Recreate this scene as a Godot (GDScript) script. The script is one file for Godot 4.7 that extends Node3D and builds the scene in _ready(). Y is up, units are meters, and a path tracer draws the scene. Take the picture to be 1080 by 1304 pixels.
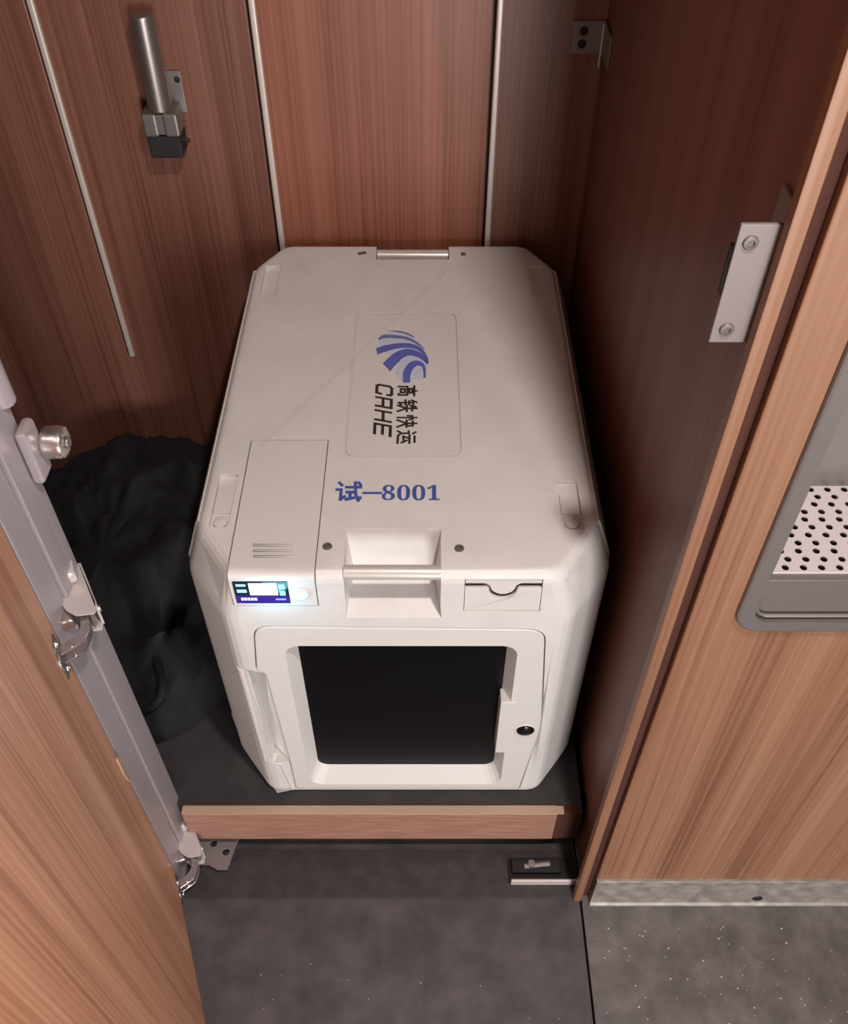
extends Node3D
# A white transport crate in a wood-lined luggage closet of a train vestibule. y up, metres, vestibule floor at y = 0.

# ---------------------------------------------------------------- mesh builder
class MB:
	var v: PackedVector3Array = PackedVector3Array()   # triangle soup, counter-clockwise seen from outside
	func tri(a: Vector3, b: Vector3, c: Vector3) -> void:
		v.append(a); v.append(b); v.append(c)
	func quad(a: Vector3, b: Vector3, c: Vector3, d: Vector3) -> void:
		tri(a, b, c); tri(a, c, d)
	# rings: arrays of the same number of points, each counter-clockwise round the axis that leads from the first to the last
	func loft(rings: Array, cap := true) -> void:
		for i in rings.size() - 1:
			var p: PackedVector3Array = rings[i]
			var q: PackedVector3Array = rings[i + 1]
			for k in p.size():
				var m := (k + 1) % p.size()
				quad(p[k], p[m], q[m], q[k])
		if cap:
			fan(rings[0], true); fan(rings[rings.size() - 1], false)
	func fan(r: PackedVector3Array, flip: bool) -> void:
		var c := Vector3.ZERO
		for p in r: c += p
		c /= r.size()
		for k in r.size():
			var m := (k + 1) % r.size()
			if flip: tri(c, r[m], r[k])
			else: tri(c, r[k], r[m])
	# polygon in the local xy plane, extruded along local z from z0 to z1, edges bevelled
	func prism(poly_in: PackedVector2Array, z0: float, z1: float, bevel := 0.0, xf := Transform3D.IDENTITY) -> void:
		var poly := poly_in
		if Geometry2D.is_polygon_clockwise(poly):
			poly = poly.duplicate(); poly.reverse()
		var n := poly.size()
		var rings := []
		var steps := [[bevel, z0], [bevel * 0.29, z0 + bevel * 0.29], [0.0, z0 + bevel], [0.0, z1 - bevel], [bevel * 0.29, z1 - bevel * 0.29], [bevel, z1]] if bevel > 0.0 else [[0.0, z0], [0.0, z1]]
		for s in steps:
			var r := PackedVector3Array()
			for k in n:
				var a := poly[(k + n - 1) % n]; var b := poly[k]; var c := poly[(k + 1) % n]
				var d1 := (b - a).normalized(); var d2 := (c - b).normalized()
				var n1 := Vector2(-d1.y, d1.x); var n2 := Vector2(-d2.y, d2.x)
				var bis := (n1 + n2)
				var m := bis / maxf(0.35, bis.length_squared() * 0.5)
				var p: Vector2 = b + m * s[0]
				r.append(xf * Vector3(p.x, p.y, s[1]))
			rings.append(r)
		loft(rings, false)
		var idx := Geometry2D.triangulate_polygon(poly)
		for t in range(0, idx.size(), 3):
			var i0 := idx[t]; var i1 := idx[t + 1]; var i2 := idx[t + 2]
			if (poly[i1] - poly[i0]).cross(poly[i2] - poly[i0]) < 0.0:
				var w := i1; i1 = i2; i2 = w
			var lo: PackedVector3Array = rings[0]; var hi: PackedVector3Array = rings[rings.size() - 1]
			tri(lo[i0], lo[i2], lo[i1]); tri(hi[i0], hi[i1], hi[i2])
	func box(a: Vector3, b: Vector3, bevel := 0.0, xf := Transform3D.IDENTITY) -> void:
		var r := bevel
		var poly := PackedVector2Array()
		if r <= 0.0:
			poly = PackedVector2Array([Vector2(a.x, a.y), Vector2(b.x, a.y), Vector2(b.x, b.y), Vector2(a.x, b.y)])
		else:
			poly = MB.rrect(a.x, a.y, b.x, b.y, r * 1.4, 2)
		prism(poly, a.z, b.z, bevel, xf)
	static func rrect(x0: float, y0: float, x1: float, y1: float, r: float, seg := 4) -> PackedVector2Array:
		var o := PackedVector2Array()
		for c in [[x1 - r, y0 + r, -90.0], [x1 - r, y1 - r, 0.0], [x0 + r, y1 - r, 90.0], [x0 + r, y0 + r, 180.0]]:
			for k in seg + 1:
				var t := deg_to_rad(c[2] + 90.0 * k / seg)
				o.append(Vector2(c[0] + cos(t) * r, c[1] + sin(t) * r))
		return o
	static func rounded(poly: PackedVector2Array, radii: Array, seg := 4) -> PackedVector2Array:
		var o := PackedVector2Array()
		var n := poly.size()
		for k in n:
			var r: float = radii[k % radii.size()]
			var p := poly[k]
			if r <= 0.0:
				o.append(p); continue
			var a := p + (poly[(k + n - 1) % n] - p).normalized() * r
			var b := p + (poly[(k + 1) % n] - p).normalized() * r
			for j in seg + 1:
				var t := float(j) / seg
				o.append(a.lerp(p, t).lerp(p.lerp(b, t), t))
		return o
	static func disc(r: float, n := 20, c := Vector2.ZERO) -> PackedVector2Array:
		var o := PackedVector2Array()
		for k in n:
			o.append(c + Vector2(cos(TAU * k / n), sin(TAU * k / n)) * r)
		return o
	func cyl(a: Vector3, b: Vector3, r: float, bevel := 0.0, n := 20) -> void:
		var z := (b - a).normalized()
		var x := z.cross(Vector3.UP if absf(z.y) < 0.9 else Vector3.RIGHT).normalized()
		var y := z.cross(x)
		prism(MB.disc(r, n), 0.0, a.distance_to(b), bevel, Transform3D(Basis(x, y, z), a))
	# profile of (radius, height) pairs turned round the local y axis
	func lathe(prof: Array, xf := Transform3D.IDENTITY, n := 24) -> void:
		var rings := []
		for p in prof:
			var r := PackedVector3Array()
			for k in n:
				var t := -TAU * k / n
				r.append(xf * Vector3(cos(t) * p[0], p[1], sin(t) * p[0]))
			rings.append(r)
		loft(rings)
	func tube(path: PackedVector3Array, r: float, n := 10) -> void:
		var rings := []
		for i in path.size():
			var d := (path[mini(i + 1, path.size() - 1)] - path[maxi(i - 1, 0)]).normalized()
			var x := d.cross(Vector3.UP if absf(d.y) < 0.95 else Vector3.RIGHT).normalized()
			var y := d.cross(x)
			var ring := PackedVector3Array()
			for k in n:
				var t := TAU * k / n
				ring.append(path[i] + (x * cos(t) + y * sin(t)) * r)
			rings.append(ring)
		loft(rings)
	# flat strokes of a given width in the local xy plane, thickness h
	func strokes(lines: Array, w: float, h: float, xf := Transform3D.IDENTITY) -> void:
		var lift := 0
		for l in lines:
			for i in l.size() - 1:
				lift += 1
				var a: Vector2 = l[i]; var b: Vector2 = l[i + 1]
				var d := (b - a).normalized() * w * 0.5
				var s := Vector2(-d.y, d.x)
				prism(PackedVector2Array([a - d * 0.8 - s, b + d * 0.8 - s, b + d * 0.8 + s, a - d * 0.8 + s]), 0.0, h + lift * 0.00004, 0.0, xf)
	# normals: smooth between faces that meet at less than the given angle, unless flat
	func mesh(angle := 42.0) -> ArrayMesh:
		var n := v.size()
		var fn := PackedVector3Array(); fn.resize(n / 3)
		var near := {}
		for t in n / 3:
			var c := (v[t * 3 + 1] - v[t * 3]).cross(v[t * 3 + 2] - v[t * 3])
			fn[t] = c
			for k in 3:
				var key := Vector3i((v[t * 3 + k] * 20000.0).round())
				if near.has(key): near[key].append(t)
				else: near[key] = [t]
		var limit := cos(deg_to_rad(angle))
		var pos := PackedVector3Array(); var nor := PackedVector3Array(); var uv := PackedVector2Array()
		for t in n / 3:
			if fn[t].length_squared() < 1e-20: continue
			var f := fn[t].normalized()
			for k in [0, 2, 1]:                     # clockwise front faces
				var p := v[t * 3 + k]
				var s := Vector3.ZERO
				for o in near[Vector3i((p * 20000.0).round())]:
					if fn[o].length_squared() > 1e-20 and fn[o].normalized().dot(f) >= limit: s += fn[o]
				pos.append(p); nor.append(s.normalized() if s.length_squared() > 1e-22 else f)
				var a := f.abs()
				uv.append(Vector2(p.z, p.y) if a.x > a.y and a.x > a.z else (Vector2(p.x, p.z) if a.y > a.z else Vector2(p.x, p.y)))
		var arr := []
		arr.resize(Mesh.ARRAY_MAX)
		arr[Mesh.ARRAY_VERTEX] = pos; arr[Mesh.ARRAY_NORMAL] = nor; arr[Mesh.ARRAY_TEX_UV] = uv
		var m := ArrayMesh.new()
		m.add_surface_from_arrays(Mesh.PRIMITIVE_TRIANGLES, arr)
		return m

# ---------------------------------------------------------------- nodes
var M := {}
func meta(o: Node, label: String, category: String, group := "", kind := "") -> Node:
	if label: o.set_meta("label", label)
	if category: o.set_meta("category", category)
	if group: o.set_meta("group", group)
	if kind: o.set_meta("kind", kind)
	return o
func base(called: String, at: Vector3, label: String, category: String, kind := "") -> Node3D:
	var o := Node3D.new()
	o.name = called
	add_child(o, true)
	o.position = at
	meta(o, label, category, "", kind)
	return o
func part(called: String, b: MB, m: Material, parent: Node, label := "", angle := 42.0) -> MeshInstance3D:
	var o := MeshInstance3D.new()
	o.name = called
	o.mesh = b.mesh(angle)
	o.material_override = m
	parent.add_child(o, true)
	if label: o.set_meta("label", label)
	return o
func pbox(called: String, a: Vector3, c: Vector3, bevel: float, m: Material, parent: Node, label := "") -> MeshInstance3D:
	var b := MB.new()
	b.box(a, c, bevel)
	return part(called, b, m, parent, label)
func csg(called: String, solid: MB, cuts: Array, m: Material, parent: Node, label := "") -> CSGCombiner3D:
	var o := CSGCombiner3D.new()
	o.name = called
	parent.add_child(o, true)
	var s := CSGMesh3D.new()
	s.name = "solid"; s.mesh = solid.mesh(2.0); s.material = m
	o.add_child(s)
	for c in cuts:
		var k := CSGMesh3D.new()
		k.name = "cut"; k.mesh = c.mesh(2.0); k.material = m
		k.operation = CSGShape3D.OPERATION_SUBTRACTION
		o.add_child(k, true)
	if label: o.set_meta("label", label)
	return o

# ---------------------------------------------------------------- materials
func mat(c: Color, rough: float, metal := 0.0) -> StandardMaterial3D:
	var m := StandardMaterial3D.new()
	m.albedo_color = c; m.roughness = rough; m.metallic = metal
	return m
func rgb(r: int, g: int, b: int) -> Color:
	return Color8(r, g, b)
func wood_texture(seed_at: int, dark: Color, mid: Color, pale: Color) -> ImageTexture:
	var n := 1024
	var img := Image.create(n, n, false, Image.FORMAT_RGB8)
	var broad := FastNoiseLite.new(); broad.seed = seed_at; broad.frequency = 1.0; broad.fractal_octaves = 3
	var fine := FastNoiseLite.new(); fine.seed = seed_at + 7; fine.frequency = 1.0; fine.fractal_octaves = 2
	var warp := FastNoiseLite.new(); warp.seed = seed_at + 3; warp.frequency = 1.0
	for y in n:
		var vy := float(y) / n * 3.2
		for x in n:
			var ux := float(x) / n * 1.6 + warp.get_noise_2d(float(x) / n * 3.0, vy * 0.8) * 0.004
			var b := broad.get_noise_2d(ux * 14.0, vy * 0.28)
			var f := fine.get_noise_2d(ux * 150.0, vy * 1.3)
			var g := sin(ux * 900.0 + b * 7.0) * 0.5
			var t := clampf(0.52 + b * 0.50 + f * 0.34 + g * 0.16, 0.0, 1.0)
			var c := dark.lerp(mid, t * 2.0) if t < 0.5 else mid.lerp(pale, t * 2.0 - 1.0)
			img.set_pixel(x, y, c)
	img.generate_mipmaps()
	return ImageTexture.create_from_image(img)
func wood(tex: Texture2D, tint: Color, rough: float, shift: float) -> StandardMaterial3D:
	var m := mat(tint, rough)
	m.albedo_texture = tex
	m.uv1_triplanar = true
	m.uv1_world_triplanar = false
	m.uv1_scale = Vector3(1.0 / 1.6, 1.0 / 3.2, 1.0 / 1.6)
	m.uv1_offset = Vector3(0.47 + shift, 0.1, 0.31 + shift)
	m.uv1_triplanar_sharpness = 8.0
	return m
func wood_grain_edge() -> StandardMaterial3D:
	# grain of the platform's front edge runs sideways
	var img := Image.create(512, 64, false, Image.FORMAT_RGB8)
	var f := FastNoiseLite.new(); f.seed = 41; f.frequency = 1.0; f.fractal_octaves = 3
	for y in 64:
		for x in 512:
			var t := clampf(0.5 + f.get_noise_2d(x * 0.012, y * 0.22) * 0.55 + f.get_noise_2d(x * 0.03, y * 0.6 + 40.0) * 0.3, 0.0, 1.0)
			img.set_pixel(x, y, rgb(132, 92, 78).lerp(rgb(176, 136, 116), t))
	img.generate_mipmaps()
	var m := mat(Color.WHITE, 0.55)
	m.albedo_texture = ImageTexture.create_from_image(img)
	m.uv1_triplanar = true
	m.uv1_scale = Vector3(1.0 / 0.7, 1.0 / 0.09, 1.0 / 0.7)
	m.uv1_offset = Vector3(0.55, 0.0, 0.0)
	return m
func mottle_texture(seed_at: int, a: Color, b: Color, freq: float, n := 512) -> ImageTexture:
	var img := Image.create(n, n, false, Image.FORMAT_RGB8)
	var f := FastNoiseLite.new(); f.seed = seed_at; f.frequency = freq / n; f.fractal_octaves = 5; f.fractal_gain = 0.6
	for y in n:
		for x in n:
			img.set_pixel(x, y, a.lerp(b, clampf(0.5 + f.get_noise_2d(x, y) * 0.9, 0.0, 1.0)))
	img.generate_mipmaps()
	return ImageTexture.create_from_image(img)
func tri_tex(tex: Texture2D, rough: float, scale: float, tint := Color.WHITE) -> StandardMaterial3D:
	var m := mat(tint, rough)
	m.albedo_texture = tex
	m.uv1_triplanar = true
	m.uv1_scale = Vector3.ONE * scale
	return m
func make_materials() -> void:
	var tex := wood_texture(11, rgb(166, 115, 89), rgb(211, 158, 126), rgb(233, 186, 154))
	M.wood = wood(tex, Color(0.659, 0.632, 0.605), 0.42, 0.0)  # veneer of the door, tinted darker to offset the strong light here
	M.wood_door = wood(tex, Color(1, 0.98, 0.97), 0.42, 0.23)
	M.wood_back = wood(tex, Color(0.623, 0.507, 0.49), 0.42, 0.37)
	M.wood_back_b = wood(tex, Color(0.56, 0.50, 0.52), 0.42, 0.11)
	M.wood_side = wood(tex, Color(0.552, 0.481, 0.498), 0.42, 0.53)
	M.groove = wood(tex, Color(0.338, 0.231, 0.205), 0.85, 0.7)
	M.edge_wood = wood_grain_edge()
	var vt := mottle_texture(5, rgb(58, 53, 55), rgb(84, 78, 80), 9.0)
	M.vinyl = tri_tex(vt, 0.5, 1.2)
	M.vinyl_pale = tri_tex(mottle_texture(6, rgb(80, 76, 76), rgb(110, 105, 104), 12.0), 0.5, 1.2)  # paler mottle than the other sheet
	M.platform = tri_tex(mottle_texture(9, rgb(42, 38, 41), rgb(58, 54, 56), 7.0), 0.8, 1.5)
	M.threshold = tri_tex(mottle_texture(17, rgb(44, 38, 39), rgb(62, 55, 55), 8.0, 256), 0.55, 3.0)
	M.dark = mat(rgb(20, 17, 18), 0.6)
	M.plastic = tri_tex(mottle_texture(21, rgb(203, 201, 199), rgb(211, 209, 207), 5.0, 256), 0.46, 2.0)
	M.plastic_trim = mat(rgb(205, 203, 201), 0.42)
	M.handle = mat(rgb(206, 204, 198), 0.28, 0.35)
	M.acrylic = mat(rgb(11, 10, 14), 0.35)
	M.acrylic.metallic_specular = 0.25
	M.black_gloss = mat(rgb(14, 11, 12), 0.12)
	M.screw = mat(rgb(104, 98, 95), 0.45, 0.3)
	M.screw_dark = mat(rgb(34, 30, 30), 0.5, 0.3)
	M.aluminium = mat(rgb(198, 190, 190), 0.38, 0.25)
	M.bracket = mat(rgb(126, 117, 116), 0.40, 0.15)
	M.frame_metal = mat(rgb(172, 163, 167), 0.36, 0.3)
	M.steel = mat(rgb(200, 192, 190), 0.26, 0.9)
	M.barrel = mat(rgb(150, 142, 140), 0.36, 0.85)
	M.dull_steel = mat(rgb(140, 134, 132), 0.4, 0.75)
	M.strip = mat(rgb(206, 194, 186), 0.34, 0.35)
	M.niche = mat(rgb(112, 106, 104), 0.42, 0.25)
	M.niche_back = mat(rgb(126, 120, 118), 0.35, 0.3)
	M.grille = mat(rgb(206, 198, 200), 0.4, 0.2)
	M.rubber = mat(rgb(26, 22, 23), 0.7)
	M.cloth = tri_tex(mottle_texture(31, rgb(8, 8, 11), rgb(17, 16, 21), 40.0, 256), 0.85, 6.0)
	M.blue = mat(rgb(86, 96, 170), 0.5)
	M.blue_grey = mat(rgb(96, 110, 150), 0.5)
	M.pale_blue = mat(rgb(186, 194, 214), 0.5)
	M.print_blue = mat(rgb(62, 82, 150), 0.5)
	M.ink = mat(rgb(44, 34, 32), 0.5)
	M.cream = mat(rgb(142, 137, 133), 0.6)
	M.white_paint = mat(rgb(172, 168, 163), 0.6)
	M.crumb = mat(rgb(214, 208, 204), 0.6)
	M.tape = mat(Color(0.93, 0.91, 0.90, 0.28), 0.3)
	M.tape.transparency = BaseMaterial3D.TRANSPARENCY_ALPHA

# ---------------------------------------------------------------- scene
func _ready() -> void:
	camera_and_light()
	make_materials()
	structure()
	door_leaf()
	platform()
	crate()
	niche()
	fittings()
	bag()
	crumbs()

func camera_and_light() -> void:
	var cam := Camera3D.new()
	cam.name = "Camera3D"
	add_child(cam)
	cam.position = Vector3(0, 1.485, 0)
	cam.rotation_degrees = Vector3(-47.2, 0, 0)
	cam.fov = 58.14
	cam.near = 0.02
	cam.current = true
	var env := Environment.new()
	env.background_mode = Environment.BG_COLOR
	env.background_color = Color(0, 0, 0)
	env.tonemap_mode = Environment.TONE_MAPPER_LINEAR
	env.tonemap_exposure = 0.97
	env.sdfgi_enabled = true; env.ssao_enabled = true; env.ssil_enabled = true
	var we := WorldEnvironment.new()
	we.name = "WorldEnvironment"
	we.environment = env
	add_child(we)
	# ceiling downlight over the doorway of the closet: casts the bracket's and the moulding's shadow on the crate
	lamp(Vector3(0.312, 2.30, -0.085), 0.05, Color(1.0, 0.95, 0.92), 2.5, "round recessed downlight in the ceiling above the closet doorway")
	# added low fill light from the front, at an unseen pane behind the camera
	var g := AreaLight3D.new()
	g.name = "added_front_fill"
	add_child(g)
	g.area_size = Vector2(0.48, 0.75)
	g.light_color = Color(1.0, 0.98, 0.97)
	g.light_energy = 4.2
	g.area_range = 6.0
	g.shadow_enabled = true
	g.position = Vector3(0.54, 0.52, 1.845)
	# daylight through the window of the outer door, low and from the right
	var a := AreaLight3D.new()
	a.name = "window_daylight"
	add_child(a)
	a.area_size = Vector2(0.50, 0.62)
	a.light_color = Color(1.0, 0.97, 0.98)
	a.light_energy = 1.6
	a.area_range = 6.0
	a.shadow_enabled = true
	a.position = Vector3(0.885, 1.33, 1.10)
	a.rotation_degrees = Vector3(0, 90, 0)     # shines towards -x

func lamp(at: Vector3, r: float, c: Color, energy: float, label: String) -> void:
	var o := base("ceiling_lamp", at, label, "lamp")
	var ring := MB.new()
	ring.lathe([[r * 1.28, 0.0], [r * 1.28, -0.004], [r * 1.2, -0.008], [r * 1.02, -0.008], [r, -0.004], [r, 0.0]])
	part("bezel", ring, mat(rgb(210, 208, 204), 0.4), o)
	var d := MB.new()
	d.lathe([[r * 0.98, 0.0], [r * 0.98, -0.005], [r * 0.7, -0.007]])
	var e := mat(Color(1, 1, 1), 0.5)
	e.emission_enabled = true; e.emission = c; e.emission_energy_multiplier = 3.0
	part("lamp_diffuser", d, e, o)
	var l := SpotLight3D.new()
	l.name = "lamp_light"
	o.add_child(l, true)
	l.position = Vector3(0, -0.02, 0)
	l.rotation_degrees = Vector3(-90, 0, 0)
	l.light_color = c; l.light_energy = energy; l.light_size = r * 0.8
	l.spot_angle = 68.0; l.spot_angle_attenuation = 0.5
	l.spot_range = 8.0; l.spot_attenuation = 2.0
	l.shadow_enabled = true

func structure() -> void:
	# floor: two vinyl sheets with an open seam between them, in line with the closet's side wall
	var fl := base("floor", Vector3.ZERO, "dark grey vinyl floor of the vestibule in two sheets", "floor", "structure")
	pbox("vinyl_sheet", Vector3(-1.4, -0.03, -1.42), Vector3(0.2462, 0.0, 1.9), 0.0012, M.vinyl, fl)
	pbox("vinyl_sheet", Vector3(0.2488, -0.03, -1.42), Vector3(1.34, 0.0012, 1.9), 0.0012, M.vinyl_pale, fl, "paler sheet strewn with crumbs")
	pbox("subfloor", Vector3(-1.4, -0.08, -1.42), Vector3(1.34, -0.03, 1.9), 0.0, M.dark, fl)
	var ce := base("ceiling", Vector3(0, 2.30, 0), "plain pale ceiling above closet and vestibule", "ceiling", "structure")
	pbox("ceiling_panel", Vector3(-1.45, 0, -1.45), Vector3(1.36, 0.05, 1.95), 0.0, M.white_paint, ce)
	# back wall: veneered panels with metal cover strips
	var wb := base("wall_back", Vector3(0, 0, -1.366), "wood veneer back wall of the closet with metal joint strips", "wall", "structure")
	pbox("backing", Vector3(-1.4, 0, -0.06), Vector3(0.32, 2.3, -0.014), 0.0, M.dark, wb)
	var xs := [[-1.0, -0.5460, M.wood_back_b], [-0.5345, -0.2440, M.wood_back_b], [-0.2325, 0.0960, M.wood_back], [0.1075, 0.2620, M.wood_back_b]]
	for p in xs:
		pbox("panel", Vector3(p[0], 0, -0.014), Vector3(p[1], 2.3, 0.0), 0.0015, p[2], wb)
	pbox("joint_filler", Vector3(-0.5462, 0, -0.012), Vector3(-0.5343, 0.436, -0.0006), 0.0, M.wood_back_b, wb)
	for s in [[-0.5375, 0.436], [-0.2355, 0.13], [0.1045, 0.13]]:
		var b := MB.new()
		b.prism(MB.rounded(PackedVector2Array([Vector2(-0.0045, -0.012), Vector2(0.0050, -0.012), Vector2(0.0050, 0.005), Vector2(-0.0045, 0.005)]), [0.0, 0.0, 0.003, 0.003]), s[1], 2.3, 0.0, Transform3D(Basis(Vector3.RIGHT, Vector3.BACK, Vector3.DOWN), Vector3(s[0], 2.3 + s[1], 0)))
		part("metal_strip", b, M.strip, wb)
	# right side wall of the closet, its edge moulding and the recessed joint to the cabinet front
	var wr := base("wall_right", Vector3(0.2538, 0, -0.96), "dark reddish wood side wall of the closet beside the crate", "wall", "structure")
	pbox("panel", Vector3(0, 0, -0.41), Vector3(0.03, 2.3, 0.405), 0.001, M.wood_side, wr)
	var t2 := base("trim_2", Vector3(0.2355, 0, -0.537), "narrow light wood edge moulding of the closet side wall", "trim", "structure")
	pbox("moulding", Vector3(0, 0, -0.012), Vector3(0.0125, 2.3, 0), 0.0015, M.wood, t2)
	pbox("joint", Vector3(0.0125, 0, -0.03), Vector3(0.045, 2.3, -0.009), 0.0, M.groove, t2, "dark recessed joint beside the moulding")
	# cabinet front to the right with the opening for the water niche
	var wf := base("wall_front", Vector3(0.2605, 0, -0.537), "light wood veneer cabinet front around the water niche", "wall", "structure")
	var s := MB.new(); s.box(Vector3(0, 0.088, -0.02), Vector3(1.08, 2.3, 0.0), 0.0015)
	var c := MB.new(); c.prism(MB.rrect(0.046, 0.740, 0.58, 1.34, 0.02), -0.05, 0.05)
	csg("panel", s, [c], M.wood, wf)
	pbox("backing", Vector3(0.03, 0, -0.35), Vector3(1.08, 2.3, -0.33), 0.0, M.dark, wf)
	var bb := base("baseboard_right", Vector3(0.2605, 0, -0.535), "scuffed steel kick strip along the foot of the cabinet", "baseboard", "structure")
	var k := MB.new()
	k.prism(MB.rounded(PackedVector2Array([Vector2(-0.02, 0.001), Vector2(0.006, 0.001), Vector2(0.006, 0.004), Vector2(0.0025, 0.009), Vector2(0.0025, 0.090), Vector2(-0.02, 0.090)]), [0.0, 0.0, 0.001, 0.002, 0.001, 0.0]), 0.0, 1.08, 0.0, Transform3D(Basis(Vector3.BACK, Vector3.UP, Vector3.LEFT), Vector3(1.08, 0, 0)))
	var kickm := tri_tex(mottle_texture(14, rgb(124, 118, 112), rgb(172, 166, 160), 6.0, 256), 0.5, 4.0)
	kickm.metallic = 0.3
	part("strip", k, kickm, bb)
	screw(bb, Vector3(0.258, 0.026, 0.0025), Vector3.BACK, 0.008, M.screw_dark)
	# aluminium jamb on the left
	var t1 := base("trim_1", Vector3(-0.38, 0, -0.60), "aluminium door jamb of the closet behind the open door", "trim", "structure")
	pbox("inner_face", Vector3(-0.05, 0, -0.030), Vector3(0, 2.3, -0.001), 0.0015, M.frame_metal, t1)
	pbox("rear_lip", Vector3(-0.05, 0, -0.048), Vector3(-0.0015, 2.3, -0.0315), 0.0015, M.frame_metal, t1)
	pbox("outer_face", Vector3(-0.05, 0, 0.001), Vector3(-0.004, 2.3, 0.038), 0.0015, M.frame_metal, t1)
	var tb := MB.new(); tb.cyl(Vector3(-0.004, 0.935, -0.045), Vector3(-0.004, 2.3, -0.045), 0.012, 0.003)
	part("tube", tb, M.frame_metal, t1, "pale metal tube along the jamb")
	# rest of the closet and of the vestibule
	var wl := base("wall_left", Vector3(-1.0, 0, -1.0), "wood side wall at the dark left end of the closet", "wall", "structure")
	pbox("panel", Vector3(-0.03, 0, -0.37), Vector3(0, 2.3, 0.38), 0.0, M.wood_side, wl)
	var wfl := base("wall_front_left", Vector3(-0.43, 0, -0.60), "wood front wall beside the closet opening behind the open door", "wall", "structure")
	pbox("panel", Vector3(-0.98, 0, -0.03), Vector3(0, 2.3, 0.03), 0.0, M.wood_door, wfl)
	var wvl := base("wall_vestibule_left", Vector3(-1.36, 0, 0.65), "pale vestibule wall left of the camera", "wall", "structure")
	pbox("panel", Vector3(-0.04, 0, -1.25), Vector3(0, 2.3, 1.25), 0.0, M.cream, wvl)
	var wvb := base("wall_vestibule_rear", Vector3(0, 0, 1.9), "pale vestibule wall behind the camera", "wall", "structure")
	pbox("panel", Vector3(-1.4, 0, 0), Vector3(1.34, 2.3, 0.04), 0.0, M.cream, wvb)
	var wvr := base("wall_vestibule_right", Vector3(0.91, 0, 0.65), "pale outer vestibule wall with the door window", "wall", "structure")
	var ws := MB.new(); ws.box(Vector3(0, 0, -1.22), Vector3(0.04, 2.3, 1.25))
	var wc := MB.new(); wc.prism(MB.rrect(-0.25, 1.02, 0.25, 1.64, 0.06), -0.10, 0.10, 0.0, Transform3D(Basis(Vector3.FORWARD, Vector3.UP, Vector3.RIGHT), Vector3(0, 0, 0.45)))
	csg("panel", ws, [wc], M.cream, wvr)
	var sd := base("door_2", Vector3(0.54, 0, 1.89), "added unseen door behind the camera with a low pane glowing as fill light", "door", "structure")
	pbox("door_frame", Vector3(-0.34, 0, -0.02), Vector3(-0.25, 2.0, 0.005), 0.002, M.frame_metal, sd)
	pbox("door_frame", Vector3(0.25, 0, -0.02), Vector3(0.34, 2.0, 0.005), 0.002, M.frame_metal, sd)
	pbox("door_frame", Vector3(-0.25, 0.91, -0.02), Vector3(0.25, 2.0, 0.005), 0.002, M.frame_metal, sd)
	pbox("door_frame", Vector3(-0.25, 0, -0.02), Vector3(0.25, 0.13, 0.005), 0.002, M.frame_metal, sd)
	var sm := mat(Color(0.8, 0.8, 0.8), 0.2)
	sm.emission_enabled = true; sm.emission = Color(1.0, 0.98, 0.97); sm.emission_energy_multiplier = 1.5
	pbox("window_pane", Vector3(-0.25, 0.13, -0.012), Vector3(0.25, 0.91, -0.004), 0.0, sm, sd)  # added glowing surface that goes with the frontal fill light
	var wi := base("window_1", Vector3(0.92, 1.33, 1.10), "daylit window of the outer vestibule door", "window", "structure")
	var wp := MB.new(); wp.box(Vector3(0.0, -0.31, -0.25), Vector3(0.006, 0.31, 0.25))
	var wm := mat(Color(0.8, 0.8, 0.8), 0.2)
	wm.emission_enabled = true; wm.emission = Color(1.0, 0.96, 0.95); wm.emission_energy_multiplier = 2.0
	part("window_pane", wp, wm, wi)

	var th := base("trim_3", Vector3(-0.06, 0, -0.5775), "dark threshold strip between the jambs of the closet", "trim", "structure")
	pbox("strip", Vector3(-0.325, 0.0, -0.0405), Vector3(0.30, 0.003, 0.036), 0.001, M.threshold, th)

func screw(parent: Node, at: Vector3, n: Vector3, r: float, m: Material, called := "screw") -> void:
	var z := n.normalized()
	var x := z.cross(Vector3.UP if absf(z.y) < 0.9 else Vector3.RIGHT).normalized()
	var xf := Transform3D(Basis(x, z, x.cross(z)), at)
	var b := MB.new()
	b.lathe([[r, -0.001], [r, 0.0006], [r * 0.86, 0.0016], [r * 0.5, 0.0018], [r * 0.42, 0.0004], [0.0001, 0.0004]], xf, 18)
	part(called, b, m, parent)

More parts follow.
